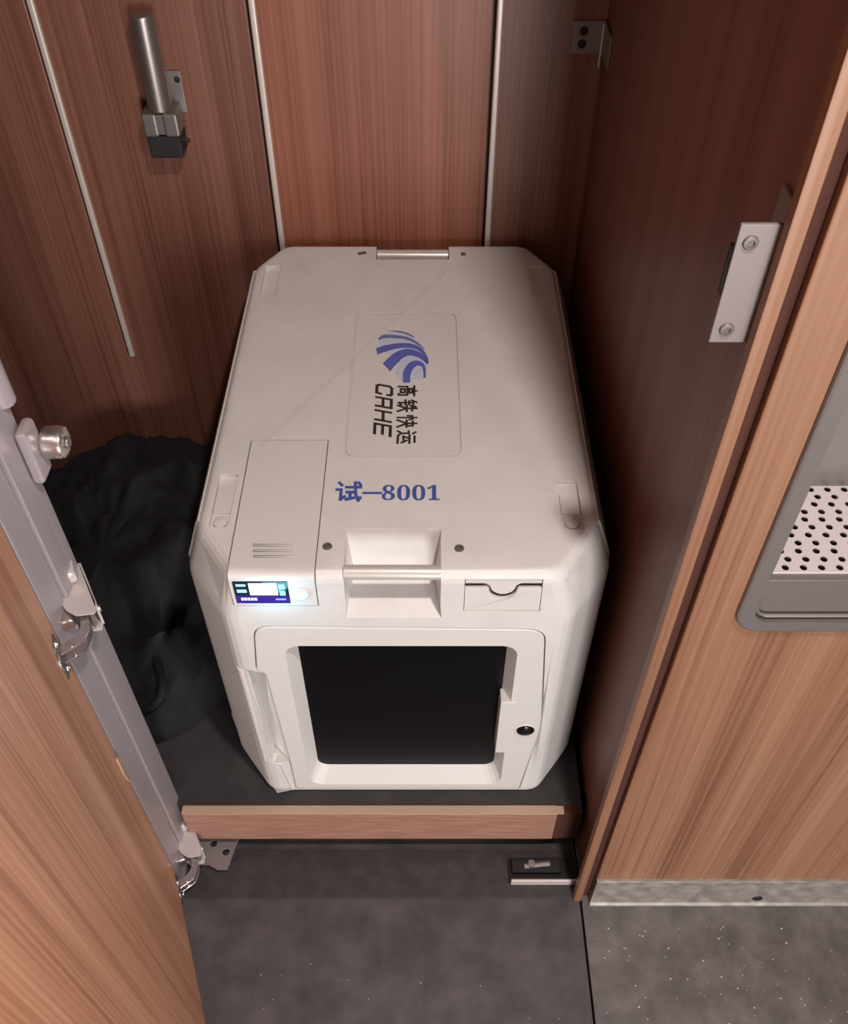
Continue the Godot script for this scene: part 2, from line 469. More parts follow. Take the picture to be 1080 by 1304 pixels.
func door_leaf() -> void:
	var d := base("door_1", Vector3(-0.385, 0.06, -0.560), "open wooden closet door with sprung hinges at lower left", "door", "structure")
	d.rotation.y = deg_to_rad(21.0)
	pbox("panel", Vector3(-0.022, 0, 0), Vector3(0, 2.1, 0.475), 0.0015, M.wood_door, d)
	for hy in [0.625, -0.005]:
		var h := Node3D.new()
		h.name = "hinge"
		d.add_child(h, true)
		h.position = Vector3(0, hy, 0)
		h.set_meta("label", "chrome concealed hinge screwed to the door edge")
		# cup and its flange in the door face
		var cup := MB.new()
		cup.lathe([[0.0175, -0.011], [0.0175, 0.001], [0.0165, 0.0016], [0.0150, 0.0012], [0.0145, -0.006], [0.0001, -0.006]], Transform3D(Basis(Vector3(0, 1, 0), Vector3(1, 0, 0), Vector3(0, 0, -1)), Vector3(0, 0, 0.024)))
		part("cup", cup, M.steel, h)
		var fl := MB.new()
		fl.prism(MB.rrect(0.012, -0.028, 0.038, 0.028, 0.006), 0.0003, 0.0014, 0.0004, Transform3D(Basis(Vector3.BACK, Vector3.UP, Vector3.LEFT), Vector3(0.0017, 0, 0)))
		part("flange", fl, M.dull_steel, h)
		screw(h, Vector3(0.0017, 0.0215, 0.025), Vector3.RIGHT, 0.0042, M.steel)
		screw(h, Vector3(0.0017, -0.0215, 0.025), Vector3.RIGHT, 0.0042, M.steel)
		# curved links from the cup to the arm
		for s in [-1.0, 1.0]:
			var lk := MB.new()
			lk.prism(MB.rounded(PackedVector2Array([Vector2(0.030, 0.002), Vector2(0.022, 0.026), Vector2(0.004, 0.036), Vector2(-0.014, 0.034), Vector2(-0.014, 0.026), Vector2(0.002, 0.026), Vector2(0.012, 0.018), Vector2(0.018, 0.0)]), [0.002, 0.006, 0.008, 0.003, 0.003, 0.006, 0.006, 0.002]), s * 0.0075 - 0.0014, s * 0.0075 + 0.0014, 0.0004, Transform3D(Basis(Vector3.BACK, Vector3.RIGHT, Vector3.DOWN), Vector3.ZERO))
			part("link", lk, M.steel, h)
		# arm: channel with rounded nose that runs back along the jamb
		var arm := MB.new()
		var side := MB.rounded(PackedVector2Array([Vector2(-0.006, 0.044), Vector2(-0.020, 0.046), Vector2(-0.082, 0.036), Vector2(-0.086, 0.018), Vector2(-0.060, 0.006), Vector2(-0.022, 0.014), Vector2(-0.010, 0.024)]), [0.004, 0.004, 0.004, 0.004, 0.008, 0.006, 0.004])
		var axf := Transform3D(Basis(Vector3.BACK, Vector3.RIGHT, Vector3.DOWN), Vector3.ZERO)
		arm.prism(side, -0.0155, -0.0135, 0.0005, axf)
		arm.prism(side, 0.0135, 0.0155, 0.0005, axf)
		arm.prism(PackedVector2Array([Vector2(-0.0145, 0.0445), Vector2(-0.0145, 0.0470), Vector2(-0.082, 0.0375), Vector2(-0.082, 0.0350)]), -0.0155, 0.0155, 0.0, axf)
		part("arm", arm, M.aluminium, h)
		var sl := MB.new()
		sl.prism(MB.rrect(-0.060, -0.003, -0.038, 0.003, 0.0029), 0.0, 0.0012, 0.0, Transform3D(Basis(Vector3(0, 0, 1), Vector3(0, 1, 0), Vector3(-1, 0, 0)), Vector3(0.0432, 0, 0)))
		part("slot", sl, M.screw_dark, h)
		screw(h, Vector3(0.0462, 0, -0.024), Vector3(0.99, 0, -0.14), 0.0045, M.steel)
		var pin := MB.new(); pin.cyl(Vector3(0.039, -0.0135, -0.012), Vector3(0.039, 0.0135, -0.012), 0.0024, 0.0005)
		part("pivot_pin", pin, M.steel, h)
		var pin2 := MB.new(); pin2.cyl(Vector3(0.014, -0.0105, 0.022), Vector3(0.014, 0.0105, 0.022), 0.0022, 0.0005)
		part("pivot_pin", pin2, M.steel, h)
		# base plate on the jamb with its clip and a folded tab
		pbox("base_plate", Vector3(-0.008, -0.026, -0.080), Vector3(0.010, 0.026, -0.040), 0.002, M.dull_steel, h)
		pbox("clip", Vector3(0.010, -0.008, -0.090), Vector3(0.030, 0.010, -0.076), 0.002, M.steel, h)
		pbox("cap", Vector3(0.008, 0.016, -0.078), Vector3(0.034, 0.036, -0.052), 0.005, M.aluminium, h, "pale rounded cap")
		pbox("spring_block", Vector3(0.004, -0.007, -0.036), Vector3(0.020, 0.009, -0.012), 0.003, M.steel, h)
	var sp := MB.new()
	sp.prism(MB.rounded(PackedVector2Array([Vector2(0, 0), Vector2(0.006, 0.03), Vector2(0.003, 0.075), Vector2(0.012, 0.085), Vector2(0.016, 0.05), Vector2(0.009, 0.02)]), [0.001]), 0.0003, 0.0022, 0.0005, Transform3D(Basis(Vector3.BACK, Vector3.UP, Vector3.LEFT), Vector3(0.0025, 0.30, 0.001)))
	part("splinter", sp, mat(rgb(206, 170, 140), 0.7), d, "pale splintered spot on the door edge")

func platform() -> void:
	var p := base("closet_platform", Vector3(0, 0, -0.6183), "dark grey raised closet floor with a wooden front edge under the crate", "platform")
	pbox("board", Vector3(-0.99, 0.045, -0.747), Vector3(0.244, 0.135, -0.016), 0.001, M.platform, p)
	pbox("wooden_edge", Vector3(-0.372, 0.046, -0.016), Vector3(0.205, 0.1345, 0.0), 0.0012, M.edge_wood, p, "light wooden front edge")
	pbox("edge_end", Vector3(0.2055, 0.046, -0.016), Vector3(0.244, 0.1345, -0.001), 0.001, M.groove, p, "dark end piece of the front edge")
	pbox("riser", Vector3(-0.99, 0.0, -0.747), Vector3(0.244, 0.045, -0.02), 0.0, M.platform, p)
	pbox("edge_bead", Vector3(-0.372, 0.1345, -0.014), Vector3(0.215, 0.1362, -0.0005), 0.0005, mat(rgb(176, 150, 130), 0.4), p)

# ---------------------------------------------------------------- the crate
const C := Vector3(-0.031, 0.135, -1.0)
func at(x: float, y: float, z: float) -> Vector3:
	return Vector3(x, y, z) - C
func crate_ring(y: float, s: float, f: float, b: float) -> PackedVector3Array:
	var w := 0.2647 - s
	var zf := 0.3466 - f
	var zb := -0.351 + b
	# counter-clockwise seen from above (x right, z towards the viewer)
	var pts := PackedVector2Array([Vector2(-w + 0.060 - s * 0.3, zf), Vector2(w - 0.060 + s * 0.3, zf), Vector2(w, zf - 0.078), Vector2(w, zb + 0.066), Vector2(w - 0.040, zb), Vector2(-w + 0.040, zb), Vector2(-w, zb + 0.066), Vector2(-w, zf - 0.078)])
	var r := MB.rounded(pts, [0.014], 3)
	var o := PackedVector3Array()
	for p in r: o.append(Vector3(p.x, y, p.y))
	return o
func xprism(b: MB, zy: PackedVector2Array, x0: float, x1: float, bevel := 0.0) -> void:
	# polygon of (z, y) in crate space, extruded along x
	b.prism(zy, -x1, -x0, bevel, Transform3D(Basis(Vector3.BACK, Vector3.UP, Vector3.LEFT), Vector3.ZERO))
func top_prism(b: MB, xz: PackedVector2Array, y0: float, y1: float, bevel := 0.0) -> void:
	# polygon of world (x, z), extruded along y in crate space
	var p := PackedVector2Array()
	for q in xz: p.append(Vector2(q.x - C.x, -(q.y - C.z)))
	b.prism(p, y0, y1, bevel, Transform3D(Basis(Vector3.RIGHT, Vector3.FORWARD, Vector3.UP), Vector3.ZERO))
func front_poly(pts: Array) -> PackedVector2Array:
	var p := PackedVector2Array()
	for q in pts: p.append(Vector2(q[0] - C.x, q[1] - C.y))
	return p
func frustum(b: MB, x0: float, y0: float, x1: float, y1: float, z0: float, X0: float, Y0: float, X1: float, Y1: float, z1: float) -> void:
	var p := MB.rrect(x0, y0, x1, y1, 0.016, 4); var q := MB.rrect(X0, Y0, X1, Y1, 0.020, 4)
	var a := PackedVector3Array(); var c := PackedVector3Array(); var e := PackedVector3Array()
	for i in p.size():
		a.append(Vector3(p[i].x, p[i].y, z0)); c.append(Vector3(q[i].x, q[i].y, z1)); e.append(Vector3(q[i].x, q[i].y, z1 + 0.01))
	b.loft([a, c, e])

func crate() -> void:
	var k := base("transport_crate", C, "white plastic transport crate with dark front window and blue emblem", "crate")
	var T := 0.54                                  # top
	var F := 0.3466                                # front
	var solid := MB.new()
	var rings := []
	for l in [[0.0, 0.014, 0.010, 0.010], [0.004, 0.006, 0.005, 0.005], [0.010, 0.001, 0.001, 0.001], [0.018, 0.0, 0.0, 0.0], [0.452, 0.0, 0.0, 0.0], [0.464, 0.0015, 0.0, 0.0], [0.474, 0.005, 0.0, 0.0], [0.524, 0.0215, 0.0, 0.0], [0.531, 0.0245, 0.0012, 0.0012], [0.536, 0.028, 0.004, 0.004], [0.539, 0.032, 0.008, 0.008], [T, 0.037, 0.013, 0.013]]:
		rings.append(crate_ring(l[0], l[1], l[2], l[3]))
	# rings run counter-clockwise seen from above only when z points down the page: turn them round
	for r in rings: r.reverse()
	for r in rings.size(): rings[r] = rings[r]
	solid.loft(rings)
	fix_out(solid)
	var cuts := []
	var cut: MB
	# opening of the front door
	var door := front_poly([[-0.206, 0.578], [0.148, 0.571], [0.165, 0.34], [0.148, 0.150], [-0.198, 0.150], [-0.199, 0.238], [-0.2055, 0.474], [-0.2155, 0.484]])
	var radii := [0.022, 0.024, 0.03, 0.006, 0.006, 0.01, 0.004, 0.004]
	var outline := MB.rounded(door, radii, 5)
	cut = MB.new(); cut.prism(outline, F - 0.034, F + 0.05); cuts.append(cut)
	# hinge pocket beside the door: a wedge, deepest at the barrel
	cut = MB.new()
	var hp := [[-0.2300, 0.484], [-0.2050, 0.474], [-0.1985, 0.240], [-0.2240, 0.232]]
	var lo := PackedVector3Array(); var hi := PackedVector3Array()
	for i in 4:
		var q: Array = hp[i]
		lo.append(Vector3(q[0] - C.x, q[1] - C.y, F - (0.030 if i == 0 or i == 3 else 0.002)))
		hi.append(Vector3(q[0] - C.x, q[1] - C.y, F + 0.02))
	lo.reverse(); hi.reverse()
	cut.loft([lo, hi]); cuts.append(cut)
	# control lid, over the front edge
	cut = MB.new()
	xprism(cut, PackedVector2Array([Vector2(0.1225, T + 0.02), Vector2(0.1225, T - 0.010), Vector2(F - 0.013, T - 0.010), Vector2(F - 0.012, 0.482), Vector2(F + 0.02, 0.482), Vector2(F + 0.02, T + 0.02)]), -0.193, -0.092); cuts.append(cut)
	# emblem plate
	cut = MB.new(); top_prism(cut, MB.rrect(-0.1020, -1.158, 0.0480, -0.846, 0.013), T - 0.003, T + 0.02); cuts.append(cut)
	# front handle pocket with slanting ends
	cut = MB.new()
	var pa := [Vector2(0.2765, T + 0.001), Vector2(0.290, 0.490), Vector2(0.298, 0.476), Vector2(F + 0.001, 0.4585), Vector2(F + 0.03, 0.4585), Vector2(F + 0.03, T + 0.03), Vector2(0.2765, T + 0.03)]
	var ra := PackedVector3Array(); var rb := PackedVector3Array(); var rc := PackedVector3Array(); var rd := PackedVector3Array()
	for i in pa.size():
		var q: Vector2 = pa[i]
		var ins := 0.007 if i == 1 or i == 2 else 0.0
		ra.append(Vector3(-0.0615 + ins, q.y, q.x)); rb.append(Vector3(0.0515 - ins, q.y, q.x))
	cut.loft([ra, rb]); fix_out(cut); cuts.append(cut)
	# rear handle pocket
	cut = MB.new()
	xprism(cut, PackedVector2Array([Vector2(-0.300, T + 0.02), Vector2(-0.310, 0.495), Vector2(-0.38, 0.490), Vector2(-0.38, T + 0.02)]), -0.0465, 0.0715); cuts.append(cut)
	# card holder
	cut = MB.new(); cut.prism(front_poly([[0.0465, 0.606], [0.1370, 0.606], [0.1355, 0.666], [0.0465, 0.666]]), F - 0.014, F + 0.02); cuts.append(cut)
	# latch recesses in the top
	for q in [[-0.2545, -0.815, -0.2310, -0.726], [0.1640, -0.803, 0.1890, -0.722], [-0.2520, -1.285, -0.2270, -1.200], [0.1650, -1.285, 0.1900, -1.200]]:
		cut = MB.new(); top_prism(cut, MB.rrect(q[0], q[1], q[2], q[3], 0.004), T - 0.006, T + 0.02); cuts.append(cut)
	csg("body", solid, cuts, M.plastic, k)
	# ---- front door with window
	var ds := MB.new()
	var inner := PackedVector2Array()
	var cen := Vector2.ZERO
	for p in outline: cen += p
	cen /= outline.size()
	for p in outline: inner.append(p + (cen - p).normalized() * 0.0018)
	ds.prism(inner, F - 0.032, F + 0.0006, 0.0015)
	var win := MB.new()
	frustum(win, -0.161 - C.x, 0.188 - C.y, 0.106 - C.x, 0.530 - C.y, F - 0.022, -0.174 - C.x, 0.166 - C.y, 0.117 - C.x, 0.536 - C.y, F + 0.0007)
	var dn := csg("door", ds, [win], M.plastic_trim, k, "hinged front door around the dark window")
	pbox("window", Vector3(-0.170 - C.x, 0.18 - C.y, F - 0.0235), Vector3(0.115 - C.x, 0.535 - C.y, F - 0.0215), 0.0, M.acrylic, dn, "black acrylic window")
	pbox("lock_block", Vector3(0.103 - C.x, 0.266 - C.y, F - 0.021), Vector3(0.1245 - C.x, 0.405 - C.y, F + 0.0014), 0.0015, M.plastic_trim, dn)
	var bt := MB.new()
	bt.lathe([[0.0155, -0.002], [0.0155, 0.001], [0.014, 0.0018], [0.0128, 0.0012], [0.0125, 0.0006]], Transform3D(Basis(Vector3.RIGHT, Vector3.BACK, Vector3.DOWN), Vector3(0.142 - C.x, 0.330 - C.y, F)), 28)
	part("button_ring", bt, M.plastic_trim, dn)
	var bt2 := MB.new()
	bt2.lathe([[0.0126, -0.002], [0.0126, 0.0014], [0.0110, 0.0034], [0.006, 0.0046], [0.0005, 0.005]], Transform3D(Basis(Vector3.RIGHT, Vector3.BACK, Vector3.DOWN), Vector3(0.142 - C.x, 0.330 - C.y, F)), 28)
	part("button", bt2, M.black_gloss, dn, "round black push button")
	# ---- hinge barrel and lower bumper at the left front corner
	var hb := MB.new(); hb.cyl(at(-0.2320, 0.240, -0.6625), at(-0.2350, 0.478, -0.6625), 0.0075, 0.001, 16)
	part("hinge_barrel", hb, M.plastic_trim, k)
	var bump := MB.new()
	var p0 := PackedVector3Array([at(-0.293, 0.137, -0.735), at(-0.228, 0.137, -0.6525), at(-0.203, 0.150, -0.6515), at(-0.212, 0.230, -0.6515), at(-0.235, 0.236, -0.655), at(-0.2965, 0.236, -0.735)])
	var p1 := PackedVector3Array()
	for q in p0: p1.append(q + Vector3(0.010, 0, -0.014))
	bump.loft([p1, p0])
	fix_out(bump)
	part("corner_bumper", bump, M.plastic_trim, k)
	# ---- control lid
	var ls := MB.new()
	var g := 0.0013
	xprism(ls, PackedVector2Array([Vector2(0.1225 + g, T - 0.0002), Vector2(0.1225 + g, T - 0.010), Vector2(F - 0.013, T - 0.010), Vector2(F - 0.012, 0.482 + g), Vector2(F + 0.0004, 0.482 + g), Vector2(F + 0.0004, 0.5305), Vector2(F - 0.0012, 0.5352), Vector2(F - 0.0045, 0.5384), Vector2(F - 0.013, T - 0.0002)]), -0.193 + g, -0.092 - g, 0.0008)
	var lid := part("control_lid", ls, M.plastic_trim, k, "lid over the control unit", 50.0)
	for i in 3:
		pbox("rib", at(-0.199 + i * 0.0015, 0.6745, -0.6985 + i * 0.0085), at(-0.150 + i * 0.0008, 0.6757, -0.6958 + i * 0.0085), 0.0007, M.plastic_trim, lid)
	pbox("screen_housing", at(-0.2185, 0.6235, -0.6535), at(-0.1555, 0.6640, -0.6522), 0.0005, M.black_gloss, lid)
	screen(lid)
	var kn := MB.new()
	kn.lathe([[0.0105, 0.0], [0.0105, 0.002], [0.0095, 0.003], [0.008, 0.0024], [0.0005, 0.0020]], Transform3D(Basis(Vector3.RIGHT, Vector3.BACK, Vector3.DOWN), at(-0.1425, 0.643, -0.6532)), 28)
	part("knob", kn, M.plastic_trim, lid)
	# ---- emblem plate with print
	var pl := MB.new(); top_prism(pl, MB.rrect(-0.1002, -1.156, 0.0462, -0.848, 0.0115), T - 0.0032, T - 0.0009, 0.0008)
	var plate := part("emblem_plate", pl, M.plastic_trim, k)
	emblem(plate, T - 0.0009)
	# ---- handles
	var bar := MB.new(); bar.cyl(Vector3(-0.0608, 0.5335, 0.3375), Vector3(0.0508, 0.5335, 0.3375), 0.0088, 0.0012, 24)
	part("handle", bar, M.handle, k, "satin metal carrying bar")
	var bar2 := MB.new(); bar2.cyl(Vector3(-0.0460, 0.528, -0.334), Vector3(0.0710, 0.528, -0.334), 0.0095, 0.0012, 24)
	part("handle", bar2, M.handle, k, "satin metal carrying bar at the back")
	# ---- card pocket plate with a thumb notch
	var cp := front_poly([[0.0472, 0.6065], [0.1363, 0.6065], [0.1357, 0.6490], [0.1100, 0.6490]])
	var tab := front_poly([[0.0475, 0.6655], [0.0475, 0.6560], [0.0705, 0.6560]])
	for i in 9:
		var t := PI * i / 8.0
		cp.append(Vector2(0.0912 - C.x + cos(t) * 0.0165, 0.6470 - C.y - sin(t) * 0.0175))
		tab.append(Vector2(0.0912 - C.x - cos(t) * 0.0150, 0.6520 - C.y - sin(t) * 0.0165))
	cp.append(Vector2(0.0724 - C.x, 0.6490 - C.y)); cp.append(Vector2(0.0472 - C.x, 0.6490 - C.y))
	tab.append_array(front_poly([[0.1119, 0.6560], [0.1352, 0.6560], [0.1352, 0.6655]]))
	var cb := MB.new(); cb.prism(cp, F - 0.0055, F - 0.0012, 0.0008)
	part("card_pocket", cb, M.plastic_trim, k)
	var ct := MB.new(); ct.prism(tab, F - 0.0060, F - 0.0030, 0.0006)
	part("card_tab", ct, M.plastic_trim, k)
	# ---- latches
	for q in [[-0.2428, -0.7365], [0.1765, -0.735]]:
		var lt := MB.new()
		lt.lathe([[0.0085, 0.0], [0.0085, 0.0035], [0.007, 0.0046], [0.0005, 0.005]], Transform3D(Basis.IDENTITY, at(q[0], 0.669, q[1])), 20)
		part("latch_button", lt, M.plastic_trim, k)
	for q in [[-0.2535, -0.2320, -0.795, -0.752], [0.1650, 0.1880, -0.783, -0.750]]:
		pbox("latch_slide", at(q[0], 0.6688, q[2]), at(q[1], 0.6722, q[3]), 0.0012, M.plastic_trim, k)
	# ---- rails along the sloping sides of the top
	for s in [-1.0, 1.0]:
		var rl := MB.new()
		var a := [Vector2(0.2622, 0.468), Vector2(0.2430, 0.5265), Vector2(0.2390, 0.5335), Vector2(0.2350, 0.5300), Vector2(0.2580, 0.466)]
		var r0 := PackedVector3Array(); var r1 := PackedVector3Array(); var r2 := PackedVector3Array(); var r3 := PackedVector3Array()
		for q in a:
			r0.append(Vector3(s * (q.x - 0.002), q.y - 0.001, -0.283)); r1.append(Vector3(s * (q.x + 0.0016), q.y + 0.0004, -0.279))
			r2.append(Vector3(s * (q.x + 0.0016), q.y + 0.0004, 0.256)); r3.append(Vector3(s * (q.x - 0.002), q.y - 0.001, 0.262))
		rl.loft([r0, r1, r2, r3]); fix_out(rl)
		part("side_rail", rl, M.plastic_trim, k, "", 25.0)
	# ---- screws
	for q in [[-0.1119, -0.6955, 0.0058], [0.0408, -0.6925, 0.0058], [-0.1035, -1.3195, 0.004], [-0.097, -1.3215, 0.004], [0.0635, -1.318, 0.0045]]:
		screw(k, at(q[0], 0.675, q[1]), Vector3.UP, q[2], M.screw)
	# ---- serial number
	var serial := MB.new()
	var sx := Transform3D(Basis(Vector3(0.0300, 0, 0), Vector3(0, 0, -0.0325), Vector3(0, 1, 0)), at(-0.1075, 0.675, -0.7672))
	glyph(serial, "try", 0.13, 0.0004, sx)
	serial.strokes([[Vector2(1.12, 0.44), Vector2(1.84, 0.44)]], 0.11, 0.0004, sx)
	part("lettering", serial, M.print_blue, k, "blue printed serial lettering")
	var tm := TextMesh.new()
	var sf := SystemFont.new()
	sf.font_names = PackedStringArray(["Droid Serif"]); sf.font_weight = 700
	tm.font = sf; tm.text = "8001"; tm.font_size = 64; tm.pixel_size = 0.01; tm.depth = 0.02
	tm.horizontal_alignment = HORIZONTAL_ALIGNMENT_LEFT; tm.vertical_alignment = VERTICAL_ALIGNMENT_BOTTOM
	var bb := tm.get_aabb()
	var tn := MeshInstance3D.new()
	tn.name = "numerals"; tn.mesh = tm; tn.material_override = M.print_blue
	k.add_child(tn, true)
	tn.set_meta("label", "blue printed numerals 8001")
	var w := 0.0705; var h := 0.0262
	var kx := w / bb.size.x; var ky := h / bb.size.y
	tn.transform = Transform3D(Basis(Vector3(kx, 0, 0), Vector3(0, 0, -ky), Vector3(0, 0.02, 0)), at(-0.0515, 0.6752, -0.7690) + Vector3(-bb.position.x * kx, 0, bb.position.y * ky))
	# ---- clear tape across the top
	var tp := MB.new()
	var e0 := Vector2(-0.212, -0.862); var e1 := Vector2(0.034, -1.265)
	var dd := (e1 - e0).normalized(); var nn := Vector2(-dd.y, dd.x) * 0.0035
	top_prism(tp, PackedVector2Array([e0 - nn, e1 - nn, e1 + nn, e0 + nn]), T + 0.0001, T + 0.0004)
	part("clear_tape", tp, M.tape, k, "thin clear tape strip running diagonally over the top")

func fix_out(b: MB) -> void:
	# makes a closed solid face outwards
	var vol := 0.0
	for t in range(0, b.v.size(), 3): vol += b.v[t].dot(b.v[t + 1].cross(b.v[t + 2]))
	if vol < 0.0: b.v.reverse()

func screen(parent: Node) -> void:
	var img := Image.create(256, 160, false, Image.FORMAT_RGB8)
	img.fill(rgb(10, 26, 44))
	img.fill_rect(Rect2i(0, 104, 256, 56), rgb(40, 26, 110))
	for r in [[12, 16, 46, 16], [12, 56, 46, 22]]: img.fill_rect(Rect2i(r[0], r[1], r[2], r[3]), rgb(150, 240, 245))
	img.fill_rect(Rect2i(72, 8, 134, 90), rgb(255, 255, 255))
	for r in [[104, 26, 8, 52], [140, 8, 6, 60], [150, 8, 26, 8]]: img.fill_rect(Rect2i(r[0], r[1], r[2], r[3]), rgb(190, 215, 255))
	for r in [[214, 18, 28, 34], [214, 66, 28, 34]]: img.fill_rect(Rect2i(r[0], r[1], r[2], r[3]), rgb(130, 225, 235))
	for i in 5: img.fill_rect(Rect2i(24 + i * 16, 118, 12, 20), rgb(225, 235, 255))
	img.fill_rect(Rect2i(190, 124, 50, 12), rgb(110, 150, 245))
	img.generate_mipmaps()
	var m := mat(Color(0.02, 0.02, 0.02), 0.2)
	m.emission_enabled = true
	m.emission_texture = ImageTexture.create_from_image(img)
	m.emission = Color(1, 1, 1); m.emission_operator = BaseMaterial3D.EMISSION_OP_MULTIPLY
	m.emission_energy_multiplier = 2.2
	var st := SurfaceTool.new()
	st.begin(Mesh.PRIMITIVE_TRIANGLES)
	var a := at(-0.2178, 0.6242, -0.65212); var b := at(-0.1562, 0.6633, -0.65212)
	for q in [[0, 0], [0, 1], [1, 1], [0, 0], [1, 1], [1, 0]]:
		st.set_normal(Vector3.BACK); st.set_uv(Vector2(q[0], 1 - q[1]))
		st.add_vertex(Vector3(lerpf(a.x, b.x, q[0]), lerpf(a.y, b.y, q[1]), a.z))
	var o := MeshInstance3D.new()
	o.name = "screen"; o.mesh = st.commit(); o.material_override = m
	parent.add_child(o, true)
	o.set_meta("label", "small lit status screen")
	var l := OmniLight3D.new()
	l.name = "screen_light"
	o.add_child(l)
	l.position = at(-0.172, 0.646, -0.640)
	l.light_color = Color(0.55, 0.9, 1.0); l.light_energy = 0.004; l.light_size = 0.02; l.omni_range = 3.0; l.omni_attenuation = 2.0
	l.shadow_enabled = true

func P(l: Array) -> Array:
	var o := []
	for s in l:
		var line := PackedVector2Array()
		for q in s: line.append(Vector2(q[0], q[1]))
		o.append(line)
	return o
func glyph(b: MB, which: String, w: float, h: float, xf: Transform3D) -> void:
	var g := {
		"high": [[[0.5, 1.0], [0.5, 0.88]], [[0.05, 0.86], [0.95, 0.86]], [[0.3, 0.75], [0.7, 0.75], [0.7, 0.6], [0.3, 0.6], [0.3, 0.75]], [[0.12, 0], [0.12, 0.49], [0.88, 0.49], [0.88, 0.03], [0.78, 0.03]], [[0.34, 0.35], [0.66, 0.35], [0.66, 0.14], [0.34, 0.14], [0.34, 0.35]]],
		"iron": [[[0.2, 1], [0.02, 0.72]], [[0.12, 0.82], [0.42, 0.82]], [[0.08, 0.6], [0.4, 0.6]], [[0.02, 0.4], [0.42, 0.4]], [[0.23, 0.82], [0.23, 0.05], [0.42, 0.18]], [[0.6, 0.95], [0.5, 0.68]], [[0.55, 0.76], [0.95, 0.76]], [[0.46, 0.48], [1, 0.48]], [[0.74, 1], [0.74, 0.48], [0.48, 0]], [[0.74, 0.46], [1, 0]]],
		"fast": [[[0.2, 1], [0.2, 0]], [[0.06, 0.78], [0.04, 0.52]], [[0.32, 0.8], [0.38, 0.62]], [[0.5, 0.8], [0.9, 0.8], [0.9, 0.48]], [[0.42, 0.48], [1, 0.48]], [[0.7, 1], [0.7, 0.48], [0.42, 0]], [[0.72, 0.46], [1, 0]]],
		"carry": [[[0.42, 0.9], [0.92, 0.9]], [[0.34, 0.64], [1, 0.64]], [[0.62, 0.64], [0.44, 0.32], [0.9, 0.36]], [[0.78, 0.5], [0.96, 0.24]], [[0.1, 0.95], [0.22, 0.82]], [[0.02, 0.6], [0.2, 0.6], [0.2, 0.24], [0.02, 0.04]], [[0.2, 0.2], [0.4, 0.06], [1, 0.04]]],
		"try": [[[0.1, 0.98], [0.22, 0.84]], [[0.02, 0.62], [0.2, 0.62], [0.2, 0.1], [0.36, 0.26]], [[0.4, 0.74], [1, 0.74]], [[0.76, 1], [0.8, 0.4], [0.92, 0.05], [1.0, 0.2]], [[0.9, 0.98], [0.98, 0.86]], [[0.44, 0.48], [0.72, 0.48]], [[0.58, 0.48], [0.58, 0.14]], [[0.42, 0.1], [0.74, 0.18]]],
		"C": [[[1.0, 0.72], [1.0, 0.9], [0.85, 1.0], [0.2, 1.0], [0.0, 0.85], [0.0, 0.15], [0.15, 0.0], [0.95, 0.0], [1.0, 0.28]]],
		"R": [[[0, 0], [0, 1], [0.95, 1], [0.95, 0.0]], [[0, 0.45], [0.95, 0.45]]],
		"H": [[[0, 0], [0, 1]], [[1, 0], [1, 1]], [[0, 0.5], [1, 0.5]]],
		"E": [[[0, 0], [0, 1]], [[0, 1], [1.05, 1]], [[0, 0.5], [0.95, 0.5]], [[0, 0], [1.05, 0]]],
	}
	b.strokes(P(g[which]), w, h, xf)
